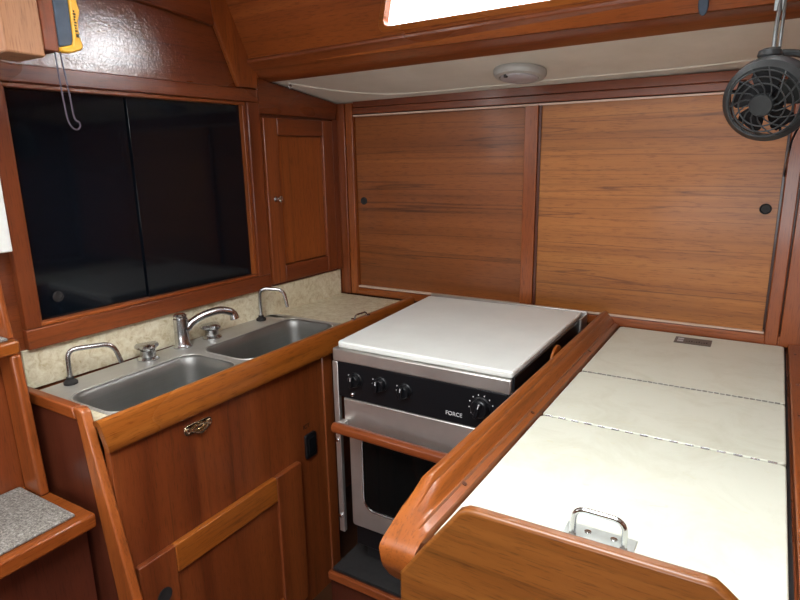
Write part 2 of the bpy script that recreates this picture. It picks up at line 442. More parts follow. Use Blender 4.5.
# ------------------------------------------------------------------ sliding lockers on the back wall
YB = 1.95
c = thing('sliding_door_locker', 'wide wooden locker with two sliding teak doors across the back wall', 'locker', (-.7, YB, .93))
def bbox_(name, x0,z0,x1,z1,y0,y1,mat,par,bev=.002,**k):
    b = BM(); box(b, (x0,y0,z0), (x1,y1,z1)); return obj(name, b, mat, par, bevel=bev, **k)
bbox_('top_rail', -1.393,1.612,.6,1.635,YB,YB+.03,'red_x',c)
bbox_('top_rail', -1.393,1.636,.6,1.664,YB+.004,YB+.03,'red_x',c)
bbox_('door_track', -1.392,1.603,.038,1.609,YB+.001,YB+.028,'cream_trim',c,.001,label='pale plastic upper track')
bbox_('door_track', -1.392,.932,.040,.938,YB+.001,YB+.028,'cream_trim',c,.001,label='pale plastic lower track')
bbox_('bottom_rail', -1.393,.9015,.6,.930,YB,YB+.03,'redl_x',c)
bbox_('side_stile', -1.474,.9015,-1.43,1.654,YB-.004,YB+.03,'red_z',c,.003)
bbox_('side_stile', -1.428,.9015,-1.395,1.654,YB,YB+.03,'redl_z',c,.003)
bbox_('side_stile', .0425,.90,.0765,1.62,YB-.004,YB+.03,'redl_z',c,.003)
bbox_('end_panel', .0805,.90,.60,1.62,YB-.002,YB+.03,'redl_z',c,.002)
d1 = bbox_('sliding_door', -1.392,.938,-.70,1.603,YB+.017,YB+.027,'teak_dark',c,.001,label='reddish left sliding door panel')
d2 = bbox_('sliding_door', -.66,.938,.036,1.603,YB+.006,YB+.016,'teak',c,.001,label='golden right sliding door panel')
bbox_('door_edge_strip', -.698,.938,-.653,1.603,YB-.007,YB+.0055,'redl_z',c,.002)
bbox_('door_edge_strip', -.6515,.94,-.6435,1.602,YB-.002,YB+.0055,'darkwood',c,.001)
def pull(x,z,y,r,par):
    b = BM(); lathe(b, [(r*1.12,0),(r*1.12,.0022),(r,.003),(r*.86,.0018),(r*.8,.0006),(0,.0006)], (x,y,z), (0,-1,0), 24)
    obj('finger_pull', b, 'rubber', par, smooth=True, label='round dark finger pull')
pull(-1.362,1.282,YB+.0168,.0135,d1); pull(.006,1.290,YB+.0058,.0135,d2)

# ------------------------------------------------------------------ galley cabinet (under the sinks)
FX = -1.160
c = thing('sink_cabinet', 'mahogany base cabinet with a panelled door under the double sink', 'cabinet', (-1.33,1.1,0))
b = BM(); box(b, (FX-.02,.6735,.0), (FX,1.405,.8875)); obj('front_panel', b, 'red_z', c, bevel=.001)
b = BM(); box(b, (FX-.02,1.407,.0), (FX+.004,1.455,.8875)); obj('corner_post', b, 'red_z', c, bevel=.004)
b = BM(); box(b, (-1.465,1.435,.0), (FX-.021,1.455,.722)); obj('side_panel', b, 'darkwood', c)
# rounded fiddle rail along the counter edge
def fid(y, dx=0):
    P = [(-1.169,.902),(-1.168,.911),(-1.164,.916),(-1.152,.919),(-1.145,.916),(-1.142,.909),(-1.141,.86),(-1.142,.845),(-1.146,.839),(-1.159,.838),(-1.159,.902)]
    return [(x+dx, y, z) for x, z in P]
b = BM(); prism_loft(b, [(p[0], .651+(.919-p[2])*.19, p[2]) for p in fid(0,-.003)], fid(1.944,.018)); obj('fiddle_rail', b, 'org_y', c, smooth=True, label='thick golden varnished counter edge')
# door
DX = FX + .0006
d = BM(); box(d, (DX,.79,.10), (DX+.008,1.155,.455)); d = obj('door', d, 'red_z', c, bevel=.001)
def dpc(name, y0,z0,y1,z1,mat,lab=None):
    b = BM(); box(b, (DX,y0,z0), (DX+.018,y1,z1)); obj(name, b, mat, d, bevel=.003, label=lab)
dpc('door_stile', .692,.05,.792,.535,'red_z'); dpc('door_stile', 1.153,.05,1.262,.535,'red_z')
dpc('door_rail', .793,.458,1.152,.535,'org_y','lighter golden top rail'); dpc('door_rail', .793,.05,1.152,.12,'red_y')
b = BM(); lathe(b, [(.020,0),(.020,.0015),(.015,.002),(.012,.0008),(0,.0008)], (DX+.0182,.748,.425), (1,0,0), 24); obj('finger_hole', b, 'rubber', d, smooth=True, label='dark round finger hole')
# bronze flush latch
b = BM()
zc_, y0, y1 = .800, .865, .952
ol = rrect(y0, zc_-.0135, y1, zc_+.0135, .0132, 8)
poly_prism(b, [(FX+.0005,y,z) for y,z in ol], (.003,0,0))
lt = obj('latch', b, 'brass', c, bevel=.001, smooth=True, label='oval bronze latch plate')
b = BM(); tube(b, [(FX+.0065+.004*math.sin(t*PI), .885+.052*t, zc_-.003-.011*math.sin(t*PI)) for t in [k/14 for k in range(15)]], [.0028+.0015*math.sin(k/14*PI) for k in range(15)], 8)
tube(b, [(FX+.006,.885,zc_-.002),(FX+.0075,.897,zc_+.004),(FX+.0075,.917,zc_+.005),(FX+.006,.932,zc_)], .003, 8)
obj('latch_bail', b, 'brass', lt, smooth=True)
for yy in (.876,.942):
    b = BM(); lathe(b, [(.0075,0),(.0075,.0015),(.0055,.003),(.0035,.0012),(0,.0008)], (FX+.0037,yy,zc_), (1,0,0), 16); obj('screw', b, 'brass', lt, smooth=True)
# black switch/socket on the cabinet
s = thing('power_socket', 'small black rectangular socket on the sink cabinet near the stove', 'socket', (FX, 1.325, .518))
b = BM(); poly_prism(b, [(FX+.0006,y,z) for y,z in rrect(1.300,.520,1.352,.602,.008,5)], (.009,0,0)); obj('housing', b, 'lockplastic', s, bevel=.002)
b = BM(); box(b, (FX+.0098,1.311,.535), (FX+.013,1.341,.588)); r_ = obj('rocker', b, 'black', s, bevel=.003)
text('lettering', 'ICT', .02, frame4((FX+.0012,1.315,.628), (0,1,0), (0,0,1)), 'ink', s)

# ------------------------------------------------------------------ countertop with sink cutout, backsplash
SX0,SX1,SY0,SY1 = -1.492,-1.1735,.706,1.552
ct = thing('countertop', 'speckled beige laminate worktop around the sinks with low backsplash', 'worktop', (-1.33,1.2,.888))
b = BM()
box(b, (-1.516,SY1-.004,.888), (-1.1705,1.9375,.8995)); box(b, (-1.52,.6735,.888), (-1.1705,SY0+.004,.8995))
box(b, (-1.1795,SY0+.0045,.888), (-1.1705,SY1-.0045,.8995))
obj('worktop_slab', b, 'laminate', ct)
b = BM(); lbox(b, .70, .8998, 1.9355, 1.0012, .0006, .0075); obj('backsplash', b, 'laminate', ct, bevel=.001, label='mottled cream backsplash strip')
# wooden end rail by the stove gap rear
# ------------------------------------------------------------------ double sink
sk = thing('double_sink', 'brushed steel double-bowl sink set in the beige worktop', 'sink', ((SX0+SX1)/2,(SY0+SY1)/2,.75))
def bowl(bm, x0,y0,x1,y1,z,depth,r=.045):
    prof = [(0,0,r),(.003,-.002,r),(.007,-.008,r*.98),(.011,-.03,r*.95),(.018,-depth*.75,r*.9),(.026,-depth*.92,r*.9),(.045,-depth,r*.8)]
    rings = []
    for ins, dz, rr in prof:
        rings.append([bm.verts.new((x,y,z+dz)) for x,y in rrect(x0+ins,y0+ins,x1-ins,y1-ins,rr,7)])
    for A,B in zip(rings, rings[1:]):
        m_ = len(A)
        for k in range(m_): bm.faces.new((A[k],A[(k+1)%m_],B[(k+1)%m_],B[k]))
    bm.faces.new(rings[-1]); return rings[0]
zt = .9018
BW = [(-1.388,.716,-1.184,1.090),(-1.388,1.122,-1.184,1.530)]
def solid(o, t=.0012):
    m_ = o.modifiers.new('sheet', 'SOLIDIFY'); m_.thickness = t; m_.offset = -1
b = BM()
# deck plate: grid of quads around bowls, built from bowl tops
ys = [SY0,BW[0][1],BW[0][3],BW[1][1],BW[1][3],SY1]; xs_ = [SX0,BW[0][0],BW[0][2],SX1]
def quad(x0,y0,x1,y1): b.faces.new([b.verts.new(p) for p in ((x0,y0,zt),(x1,y0,zt),(x1,y1,zt),(x0,y1,zt))])
for i in range(5):
    quad(xs_[2],ys[i],xs_[3],ys[i+1])
    if i in (0,2,4): quad(xs_[1],ys[i],xs_[2],ys[i+1])
for i in range(1,4): quad(xs_[0]+.0,ys[i],xs_[1],ys[i+1])
quad(xs_[0]+.0,ys[0],xs_[1],ys[1])
rc = .045   # rounded outer corner near the stove
b.faces.new([b.verts.new(p) for p in [(xs_[1],ys[4],zt),(xs_[1],ys[5],zt)]+[(SX0+rc-rc*math.sin(t*PI/12),ys[5]-rc+rc*math.cos(t*PI/12),zt) for t in range(7)]+[(SX0,ys[4]-.03,zt)]] )
for q in BW:  # corner fillers between square hole and rounded bowl
    x0,y0,x1,y1 = q; r = .045; cl = rrect(x0,y0,x1,y1,r,7)
    for ci,(cx_,cy_) in enumerate(((x1,y0),(x1,y1),(x0,y1),(x0,y0))):
        seg_ = cl[ci*8:(ci+1)*8]; cv = b.verts.new((cx_,cy_,zt)); vv = [b.verts.new((x,y,zt)) for x,y in seg_]
        for k in range(7): b.faces.new((cv,vv[k],vv[k+1]))
bmesh.ops.remove_doubles(b, verts=b.verts[:], dist=.0002)
o = obj('sink_deck', b, 'sink', sk); solid(o)
for q in BW:
    b = BM(); bowl(b, *q, zt, .17); o = obj('basin', b, 'basin', sk, smooth=True); solid(o)
    b = BM(); lathe(b, [(.030,.004),(.030,.002),(.022,.001),(.012,.0005),(0,.0005)], ((q[0]+q[2])/2,(q[1]+q[3])/2,zt-.1725), (0,0,1), 20)
    obj('drain', b, 'chromedull', sk, smooth=True)
b = BM(); tube(b, [(x,y,zt+.0005) for x,y in rrect(BW[0][0]-.004,BW[0][1]-.004,BW[0][2]+.004,BW[0][3]+.004,.048,7)], .0018, 6, closed=True)
tube(b, [(x,y,zt+.0005) for x,y in rrect(BW[1][0]-.004,BW[1][1]-.004,BW[1][2]+.004,BW[1][3]+.004,.048,7)], .0018, 6, closed=True)
obj('rolled_rim', b, 'sink', sk, smooth=True)

# ------------------------------------------------------------------ faucet
zt2 = zt + .0008
fx, fy = -1.458, 1.120
f = thing('faucet', 'chrome mixer faucet with curved spout and two round handles behind the sinks', 'faucet', (fx,fy,zt2))
b = BM(); lathe(b, [(0,0),(.028,0),(.028,.003),(.024,.007),(.022,.010),(.0205,.045),(.0205,.050),(.0195,.0505),(.0195,.053),(.0210,.054),(.0210,.088),(.018,.090),(.0195,.092),(.0195,.098),(.014,.103),(0,.104)], (fx,fy,zt2), n=28); obj('column', b, 'chromedull', f, smooth=True)
b = BM(); sp = spline([(fx+.006,fy+.008,.958),(fx+.010,fy+.018,.961),(-1.446,1.150,.972),(-1.428,1.182,.990),(-1.405,1.222,.9985),(-1.390,1.248,.992),(-1.384,1.260,.982),(-1.382,1.264,.966)],6)
tube(b, sp, [.0118+(.0035*max(0,(k/len(sp)-.8)/.2)) + (.004*max(0,1-k/6)) for k in range(len(sp))], 14); obj('spout', b, 'chromedull', f, smooth=True)
def handle(y, twist):
    o_ = (-1.452, y, zt2)
    b = BM(); lathe(b, [(0,0),(.030,0),(.030,.003),(.025,.008),(.021,.010),(.0205,.028),(0,.028)], o_, n=24); h = obj('handle', b, 'chromedull', f, smooth=True)
    b = BM(); N = 36; rings = []
    for (rad, hh) in ((.019,.0285),(.024,.030),(.030,.034),(.031,.039),(.027,.044),(.012,.047),(.0001,.0475)):
        rings.append([b.verts.new((o_[0]+rad*(1+.16*math.cos(3*(2*PI*k/N)+twist))*math.cos(2*PI*k/N), y+rad*(1+.16*math.cos(3*(2*PI*k/N)+twist))*math.sin(2*PI*k/N), o_[2]+hh)) for k in range(N)])
    for A,B in zip(rings, rings[1:]):
        for k in range(N): b.faces.new((A[k],A[(k+1)%N],B[(k+1)%N],B[k]))
    b.faces.new(rings[0]); obj('grip', b, 'chromedull', h, smooth=True)
handle(.996, 1.3); handle(1.228, .2)
def tap(lab, base, pts):
    t = thing('pump_spout', lab, 'spout', (*base, zt2))
    b = BM(); lathe(b, [(0,0),(.017,0),(.017,.006),(.013,.010),(.009,.012),(.009,.018),(0,.018)], (*base, zt2), n=20); obj('base_nut', b, 'rubber', t, smooth=True, label='black base nut')
    b = BM(); tube(b, fillet(pts, .026, 8), .0062, 12); obj('bent_pipe', b, 'chromedull', t, smooth=True)
tap('thin bent chrome spout on black base at the ladder end of the sink', (-1.462,.775), [(-1.462,.775,zt2+.018),(-1.462,.777,.992),(-1.42,.875,.988),(-1.413,.888,.934)])
tap('thin bent chrome spout on black base at the far stove end of the sink', (-1.460,1.455), [(-1.460,1.455,zt2+.018),(-1.456,1.452,1.018),(-1.392,1.502,1.010),(-1.382,1.506,.948)])

# small chrome strap eye on counter edge
b = BM(); tube(b, fillet([(-1.146,1.575,.9195),(-1.143,1.58,.931),(-1.137,1.63,.931),(-1.136,1.635,.9195)],.008,5), .003, 8)
for yy, xx in ((1.570,-1.146),(1.640,-1.136)): lathe(b, [(0,0),(.009,0),(.009,.002),(.004,.003),(0,.003)], (xx,yy,.9187), n=12)
tag(obj('strap_eye', b, 'chromedull', smooth=True), 'little metal strap eye on the counter edge behind the stove corner', 'fitting')

# ------------------------------------------------------------------ stove
st = thing('stove', 'stainless and black gimballed galley stove with a white cover board', 'stove', (-.71,1.56,.2575))
YF = 1.24
def part(name, x0,y0,z0,x1,y1,z1,mat,par=st,bev=.002,**k):
    b = BM(); box(b, (x0,y0,z0), (x1,y1,z1)); return obj(name, b, mat, par, bevel=bev, **k)
part('oven_body', -.935,YF+.018,.325, -.478,1.86,.898, 'black')
part('top_band', -.982,YF,.9005, -.459,1.862,.9385, 'steel', bev=.004)
part('back_guard', -1.010,1.8665,.9005, -.445,1.879,.960, 'steel')
part('right_side_plate', -.4585,YF+.004,.850, -.4515,1.86,.945, 'black')
b = BM(); CB = rrect(0,0,1,1,.014,4)
poly_prism(b, [(-.968*(1-u)*(1-v)-1.004*(1-u)*v-.4575*u*(1-v)-.459*u*v, 1.246+v*(.599+.02*u), .9395) for u,v in CB], (0,0,.0185)); obj('cover_board', b, 'stove_white', st, bevel=.005, seg=3, label='white rigid cover board')
cp = part('control_panel', -.966,YF+.001,.7985, -.468,YF+.017,.900, 'black', bev=.001)
part('lower_band', -.948,YF-.002,.713, -.478,YF+.017,.797, 'steel', bev=.003)
part('gimbal_bracket', -.986,YF+.002,.36, -.968,YF+.016,.8995, 'steel', bev=.002)
part('gimbal_bracket', -.470,YF+.002,.36, -.455,YF+.016,.7980, 'steel', bev=.002)
for p_, zz in (((-.977),.415),((-.977),.66)):
    b = BM(); lathe(b, [(0,0),(.006,0),(.006,.004),(.003,.006),(0,.006)], (p_,YF+.0015,zz), (0,-1,0), 12); obj('screw', b, 'chrome', st, smooth=True)
def knob(x, z, r, ang, big=False):
    b = BM(); lathe(b, [(0,0),(r*1.15,0),(r*1.15,.002),(r,.004),(r*.92,.016),(r*.8,.0185),(0,.0185)], (x,YF+.0005,z), (0,-1,0), 24)
    k = obj('knob', b, 'black', st, smooth=True)
    b = BM(); box(b, (-r*.22,0,-r*.88), (r*.22,.009,r*.88)); 
    mt = Matrix.Translation((x,YF-.0272,z)) @ Matrix.Rotation(ang,4,'Y')
    for v in b.verts: v.co = mt @ v.co
    obj('grip', b, 'black', k, bevel=.002)
    b = BM(); box(b, (-.0012,0,r*.30), (.0012,.0008,r*.85))
    mt = Matrix.Translation((x,YF-.0283,z)) @ Matrix.Rotation(ang,4,'Y')
    for v in b.verts: v.co = mt @ v.co
    obj('pointer', b, 'inklight', k)
    b = BM()
    m_ = 9 if big else 4
    for q in range(m_):
        a = -1.1 + q*(4.4/m_ if big else .5)
        cx_, cz_ = x - math.cos(a)*(r+.008), z + math.sin(a)*(r+.008)
        box(b, (cx_-.0014,YF-.0004,cz_-.0014), (cx_+.0014,YF+.0008,cz_+.0014))
    obj('dial_marks', b, 'inklight', cp, label='small pale dial marks')
for x, z in ((-.905,.857),(-.824,.860),(-.748,.856)): knob(x, z, .0185, .08)
knob(-.5335,.855,.024,.3,True)
b = BM(); lathe(b, [(0,0),(.006,0),(.006,.004),(.0035,.007),(0,.007)], (-.918,YF+.0005,.8125), (0,-1,0), 14); obj('ignition_button', b, 'chromedull', st, smooth=True)
text('brand_lettering', 'FORCE', .0150, frame4((-.607,YF+.0004,.8215), (1,0,0), (0,0,1)), 'inklight', cp, sx=1.0)
# oven door
od = part('oven_door', -.893,YF+.004,.464, -.512,YF+.0165,.700, 'ovenglass', bev=.001, label='black oven door glass')
b = BM(); ringplate(b, rrect(-.937,.398,-.478,.712,.008,6), rrect(-.893,.462,-.515,.704,.035,6), lambda x,z:(x,YF+.003,z), (0,.014,0)); obj('door_frame', b, 'steel', od, bevel=.002)
b = BM(); tube(b, [(x,YF+.0015,z) for x,z in rrect(-.893,.462,-.515,.704,.035,6)], .003, 8, closed=True); obj('glass_trim', b, 'chrome', od, smooth=True)
b = BM()
A = [(-.965,1.176+.010,.744),(-.965,1.176,.738),(-.965,1.174,.728),(-.965,1.178,.718),(-.965,1.190,.714),(-.965,1.200,.718),(-.965,1.203,.730),(-.965,1.198,.742)]
B = [(-.452,p[1],p[2]-.010) for p in A]; A = [(-.948,p[1],p[2]) for p in A]
prism_loft(b, A, B); obj('handle_bar', b, 'red_x', st, smooth=True, bevel=.002, label='varnished wooden bar handle')
for xx in (-.943,-.468):
    part('handle_bracket', xx-.009,1.2035,.722, xx+.009,YF-.003,.734, 'steel', bev=.001)
part('base_pan', -.93,YF+.06,.2575, -.485,1.84,.324, 'blackmatt')
part('corner_bracket', -.4508,1.80,.905, -.4445,1.8625,.950, 'steel', bev=.001)
# platform below the stove
pf = thing('stove_platform', 'low black-topped platform with wooden front edge beneath the stove', 'platform', (-.78,1.5,0))
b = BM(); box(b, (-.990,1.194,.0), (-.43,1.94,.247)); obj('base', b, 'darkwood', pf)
b = BM(); box(b, (-.988,1.205,.2475), (-.43,1.94,.2565)); obj('rubber_mat', b, 'rubber', pf, label='black rubber mat')
b = BM(); box(b, (-.990,1.180,.232), (-.43,1.193,.257)); obj('edge_strip', b, 'red_x', pf, bevel=.003)
for o_ in (pf,): pass
# ------------------------------------------------------------------ icebox counter on the right
def SH(y): return .010*(y-1.47)
ic = thing('icebox_counter', 'wooden icebox counter with three cream lids and raised side rail', 'counter', (-.14,1.3,0))
def isec(P, y): return [(x+SH(y), y, z) for x, z in P]
b = BM(); box(b, (-.4025,.648,0), (.128,1.944,.8835)); obj('cabinet_body', b, 'red_z', ic)
b = BM(); P = [(-.364,.884),(.0945,.884),(.0945,.8885),(-.364,.8885)]
prism_loft(b, isec(P,.649), isec(P,1.944)); obj('lid_bed', b, 'blackmatt', ic)
# side rail (moulded)
RP = [(-.4185,.800),(-.4225,.900),(-.4225,.935),(-.4195,.9445),(-.4125,.9490),(-.4050,.9480),(-.4005,.9430),(-.3990,.9385),(-.3955,.9370),(-.3900,.9300),(-.3850,.9215),(-.3810,.9165),(-.3785,.9170),(-.3770,.9120),(-.3660,.9085),(-.3640,.9050),(-.3640,.8840),(-.4030,.8836),(-.4030,.800)]
b = BM()
def rsec(y, top, bot, xm):
    return [((-.3935 if (y < .71 and abs(x+.403)<.0001) else x)+SH(y), y, max(min(.85 if (y < .71 and abs(z-.8838)<.0004) else z, top), bot)) for x, z in RP]
SEC = [(1.944,1,.80,0),(.775,1,.80,0),(.758,.9475,.802,0),(.70,.923,.806,0),(.672,.912,.812,0),(.652,.905,.834,0),(.643,.9015,.848,0),(.636,.897,.858,0),(.632,.890,.868,0)]
rings = [[b.verts.new(p) for p in rsec(y,t,bo,xm if xm else 0)] for y,t,bo,xm in SEC]
for A_,B_ in zip(rings, rings[1:]):
    for k in range(len(A_)): b.faces.new((A_[k],A_[(k+1)%len(A_)],B_[(k+1)%len(A_)],B_[k]))
b.faces.new(rings[0]); b.faces.new(rings[-1])
obj('side_rail', b, 'rail', ic, smooth=True, label='moulded varnished side rail beside the stove')
for yy, xx in ((1.57,-.3945),(1.62,-.3735),(1.15,-.3725),(.82,-.374)):
    b = BM(); lathe(b, [(0,0),(.0045,0),(.0045,.0012),(0,.0016)], (xx+SH(yy),yy,.931 if xx<-.39 else .9125), (.4,0,.9), 12); obj('wood_plug', b, 'darkwood', ic, smooth=True)
# turn button on rail's stove side
b = BM(); poly_prism(b, [(-.4245+SH(1.5)-.008,y,z) for y,z in [(1.44+.10*t, .925+.032*math.sin(PI*t)**.7) for t in [k/10 for k in range(11)]]], (.007,0,0)); obj('turn_button', b, 'org_y', ic, bevel=.002)
# front board
FB = [(-.408,.0),(-.408,.846),(-.312,.978),(-.300,.9845),(-.286,.986),(-.010,.9895),(.0,.9885),(.012,.980),(.105,.900),(.118,.885),(.128,.86),(.128,.0)]
b = BM(); poly_prism(b, [(x*.969,.630,1.45-(1.45-z)*.969 if z>.1 else z) for x,z in FB], (0,.0175,0)); obj('front_board', b, 'teak_front', ic, bevel=.005, seg=3, label='upright grained front board with chamfered corners')
# right rail
b = BM(); RR = [(.0975,.884),(.0975,.909),(.100,.912),(.126,.912),(.1285,.909),(.1285,.884)]
prism_loft(b, isec(RR,.649), isec(RR,1.944)); obj('right_rail', b, 'redl_y', ic, bevel=.001, label='flat wooden strip along the right side')
b = BM(); box(b, (.135,.66,0), (XR,1.944,.86)); obj('side_locker', b, 'darkwood', ic)
for yy in (1.85,1.60,1.40,1.1):
    b = BM(); lathe(b, [(0,0),(.0035,0),(.0035,.0008),(0,.001)], (.112+SH(yy),yy,.9122), (0,0,1), 10); obj('screw', b, 'chromedull', ic, smooth=True)
# lids
def lid(y0, y1, lab, rc=.01):
    def X0(y): return -.3585 + SH(y)
    def X1(y): return .088 + .012*(y-1.47)
    loop = [(X1(y) if x>0 else X0(y), y) if False else (x, y) for x, y in rrect(0,y0,1,y1,.0001,1)]
    pts = []
    for u, y in rrect(0, y0, .445, y1, rc, 4): pts.append((X0(y) + u/.445*(X1(y)-X0(y)), y, .8895))
    b = BM(); poly_prism(b, pts, (0,0,.0155)); return obj('lid', b, 'cream', ic, bevel=.0025, label=lab)
l1 = lid(1.4765,1.940,'rear cream lid with a grey nameplate', .012)
l2 = lid(1.1715,1.4705,'middle cream lid between two hinges')
l3 = lid(.6750,1.1655,'front cream lid with folding lift handle')
def hinge(y, par, pitch, dark):
    b = BM(); x = -.352; k = 0
    while x < .080:
        w_ = pitch*(.86 if k % 2 else .86)
        tube(b, [(x,y+(.0006 if k%2 else -.0006),.9040),(x+w_,y+(.0006 if k%2 else -.0006),.9040)], .0024, 8); x += pitch*(1 if not dark else 1.6); k += 1
    return obj('piano_hinge', b, 'grey' if not dark else 'chromedull', par, smooth=True, label='thin metal piano hinge')
hinge(1.4735, l1, .012, 0); hinge(1.1685, l2, .017, 1)
# recess line beneath the hinges is simply the lid gap. nameplate:
b = BM(); box(b, (-.184,1.838,.9052), (-.086,1.902,.9068)); npl = obj('nameplate', b, 'grey', l1, bevel=.0008, label='small grey nameplate')
b = BM()
for k in range(2): box(b, (-.176,1.853+k*.022,.9069), (-.160+.062*k*0,1.867+k*.022,.9072))
obj('plate_marks', b, 'inklight', npl)
b = BM()
for k in range(9): box(b, (-.152+k*.0065,1.858,.9069), (-.1485+k*.0065,1.864+.008*((k*7)%3)/2,.9072))
obj('plate_marks', b, 'ink', npl)
# lift handle
hd = BM(); box(hd, (-.203,.752,.9052), (-.103,.812,.9070)); hd = obj('lift_handle', hd, 'plate', l3, bevel=.001, label='chrome lift handle on plate')
b = BM(); tube(b, fillet([(-.187,.777,.9075),(-.187,.778,.9530),(-.116,.778,.9530),(-.116,.777,.9075)],.018,7), .0042, 12); obj('bail', b, 'chrome', hd, smooth=True)
b = BM(); tube(b, [(-.192,.768,.9100),(-.110,.768,.9100)], .0028, 8)
for xx in (-.187,-.116): box(b, (xx-.005,.764,.907), (xx+.005,.777,.9135))
obj('pivot', b, 'grey', hd, smooth=True)
for xx in (-.17,-.133):
    b = BM(); lathe(b, [(0,0),(.005,0),(.005,.0012),(0,.002)], (xx,.797,.9071), n=12); obj('screw', b, 'chrome', hd, smooth=True)

# ------------------------------------------------------------------ companionway ladder (left edge)
ld = thing('companionway_ladder', 'wooden companionway ladder with grey carpeted treads at the left edge', 'ladder', (-1.32,.5,0))
# end cheek with capped edge beside the sink
b = BM(); poly_prism(b, [(x,.6555,z) for x,z in [(-1.50,0),(-1.07,0),(-1.13,.46),(-1.225,.905),(-1.50,.905)]], (0,.012,0)); obj('side_cheek', b, 'darkwood', ld)
b = BM()
poly_prism(b, [(x,.650,z) for x,z in [(-1.2405,.926),(-1.232,.934),(-1.215,.9345),(-1.207,.931),(-1.202,.924),(-1.107,.487),(-1.012,.05),(-1.117,.05),(-1.172,.475),(-1.2285,.905)]], (0,.0225,0))
obj('cheek_cap', b, 'redl_z', ld, bevel=.005, seg=3)
b = BM(); poly_prism(b, [(x,.650,z) for x,z in [(-1.500,.906),(-1.2325,.904),(-1.241,.933),(-1.500,.9345)]], (0,.0225,0)); obj('cheek_cap', b, 'redl_x', ld, bevel=.004, seg=3)
# lower tread with carpet
b = BM(); box(b, (-1.50,.06,.665), (-1.185,.638,.700)); tr = obj('tread', b, 'redl_y', ld, bevel=.006, seg=3)
b = BM(); box(b, (-1.436,.06,.7004), (-1.2085,.606,.708)); obj('carpet', b, 'carpet', tr, bevel=.003, label='grey looped carpet pad')
b = BM(); box(b, (-1.26,.06,0), (-1.24,.640,.664)); obj('riser', b, 'darkwood', ld)
b = BM(); box(b, (-1.462,.06,.7005), (-1.440,.618,1.04)); obj('riser', b, 'red_z', ld)
b = BM(); poly_prism(b, [(x,.610,z) for x,z in [(-1.354,.7005),(-1.374,1.04),(-1.437,1.04),(-1.424,.7005)]], (0,.022,0)); obj('stringer', b, 'redl_z', ld, bevel=.006, seg=3)
b = BM(); poly_prism(b, [(x,.618,z) for x,z in [(-1.394,1.072),(-1.41,1.235),(-1.47,1.235),(-1.455,1.072)]], (0,.014,0)); obj('stringer', b, 'redl_z', ld, bevel=.005, seg=3)
b = BM(); box(b, (-1.50,.06,1.0405), (-1.374,.633,1.0715)); tr2 = obj('tread', b, 'org_y', ld, bevel=.006, seg=3)
b = BM(); box(b, (-1.48,.06,1.0719), (-1.386,.616,1.079)); obj('carpet', b, 'carpet', tr2, bevel=.003, label='grey looped carpet pad')
# white board on bulkhead
b = BM(); poly_prism(b, [L(.47,1.256,.024),L(.684,1.256,.024),L(.684,1.60,.024),L(.47,1.60,.024)], (.06,0,0))
tag(obj('wall_panel', b, 'white', bevel=.003), 'plain white board at the left edge beside the dark window', 'panel')

# ------------------------------------------------------------------ wooden post end & hanging tool, top left
ps = thing('hatch_post', 'pale wooden beam end hanging from the roof at the top left corner', 'beam', (-1.25,.66,1.646))
b = BM(); poly_prism(b, [(-1.200,.614,1.648),(-1.200,.686,1.646),(-1.200,.680,2.029),(-1.200,.607,2.029)], (-.10,0,0)); obj('beam_end', b, 'end_grain', ps, bevel=.004)
b = BM(); box(b, (-1.262,.6875,1.660), (-1.206,.7175,2.029)); obj('side_batten', b, 'red_z', ps, bevel=.003)
t = thing('hanging_saw', 'yellow and blue tool hanging by the pale beam end at the top left', 'tool', (-1.215,.745,1.66))
def yz(pts, x, d, nm, mt, par, bev=.002, **k):
    b = BM(); poly_prism(b, [(x,y,z) for y,z in pts], (d,0,0)); return obj(nm, b, mt, par, bevel=bev, **k)
hb = yz([(.7182,1.672),(.7485,1.674),(.7495,1.83),(.7182,1.83)], -1.219, .012, 'blade_cover', 'blue', t, label='blue-grey blade cover')
gp = yz([(.7190,1.6645),(.7230,1.6605),(.7420,1.6620),(.7620,1.6700),(.7665,1.6760),(.7650,1.6830),(.7615,1.6930),(.7610,1.7100),(.7625,1.7240),(.7670,1.7360),(.7685,1.7440),(.7655,1.7540),(.7640,1.7650),(.7680,1.83),(.7500,1.83),(.7492,1.7400),(.7485,1.7000),(.7470,1.6860),(.7440,1.6770),(.7330,1.6735),(.7210,1.6700)], -1.223, .020, 'grip', 'yellow', t, .003, label='yellow plastic grip')
b = BM()
for k in range(8): box(b, (-1.2031,.7525+.0008*(k%2),1.702+k*.0052), (-1.2024,.7578-.001*((k*5)%3),1.7052+k*.0052))
obj('grip_marks', b, 'ink', gp)
b = BM(); box(b, (-1.2031,.7535,1.692), (-1.2024,.7595,1.6985)); obj('grip_mark', b, 'ink', gp)
b = BM(); cordp = spline([(-1.210,.7095,1.661),(-1.210,.7105,1.62),(-1.207,.7115,1.57),(-1.205,.7130,1.535),(-1.205,.7200,1.519),(-1.205,.7300,1.515),(-1.205,.7370,1.5215),(-1.205,.7360,1.530),(-1.205,.7310,1.5320),(-1.206,.7275,1.540),(-1.207,.7260,1.57),(-1.209,.7240,1.61),(-1.213,.7215,1.662)], 6)
tube(b, cordp, .0018, 6); obj('lanyard', b, 'cord', t, smooth=True, label='dark cord lanyard loop')

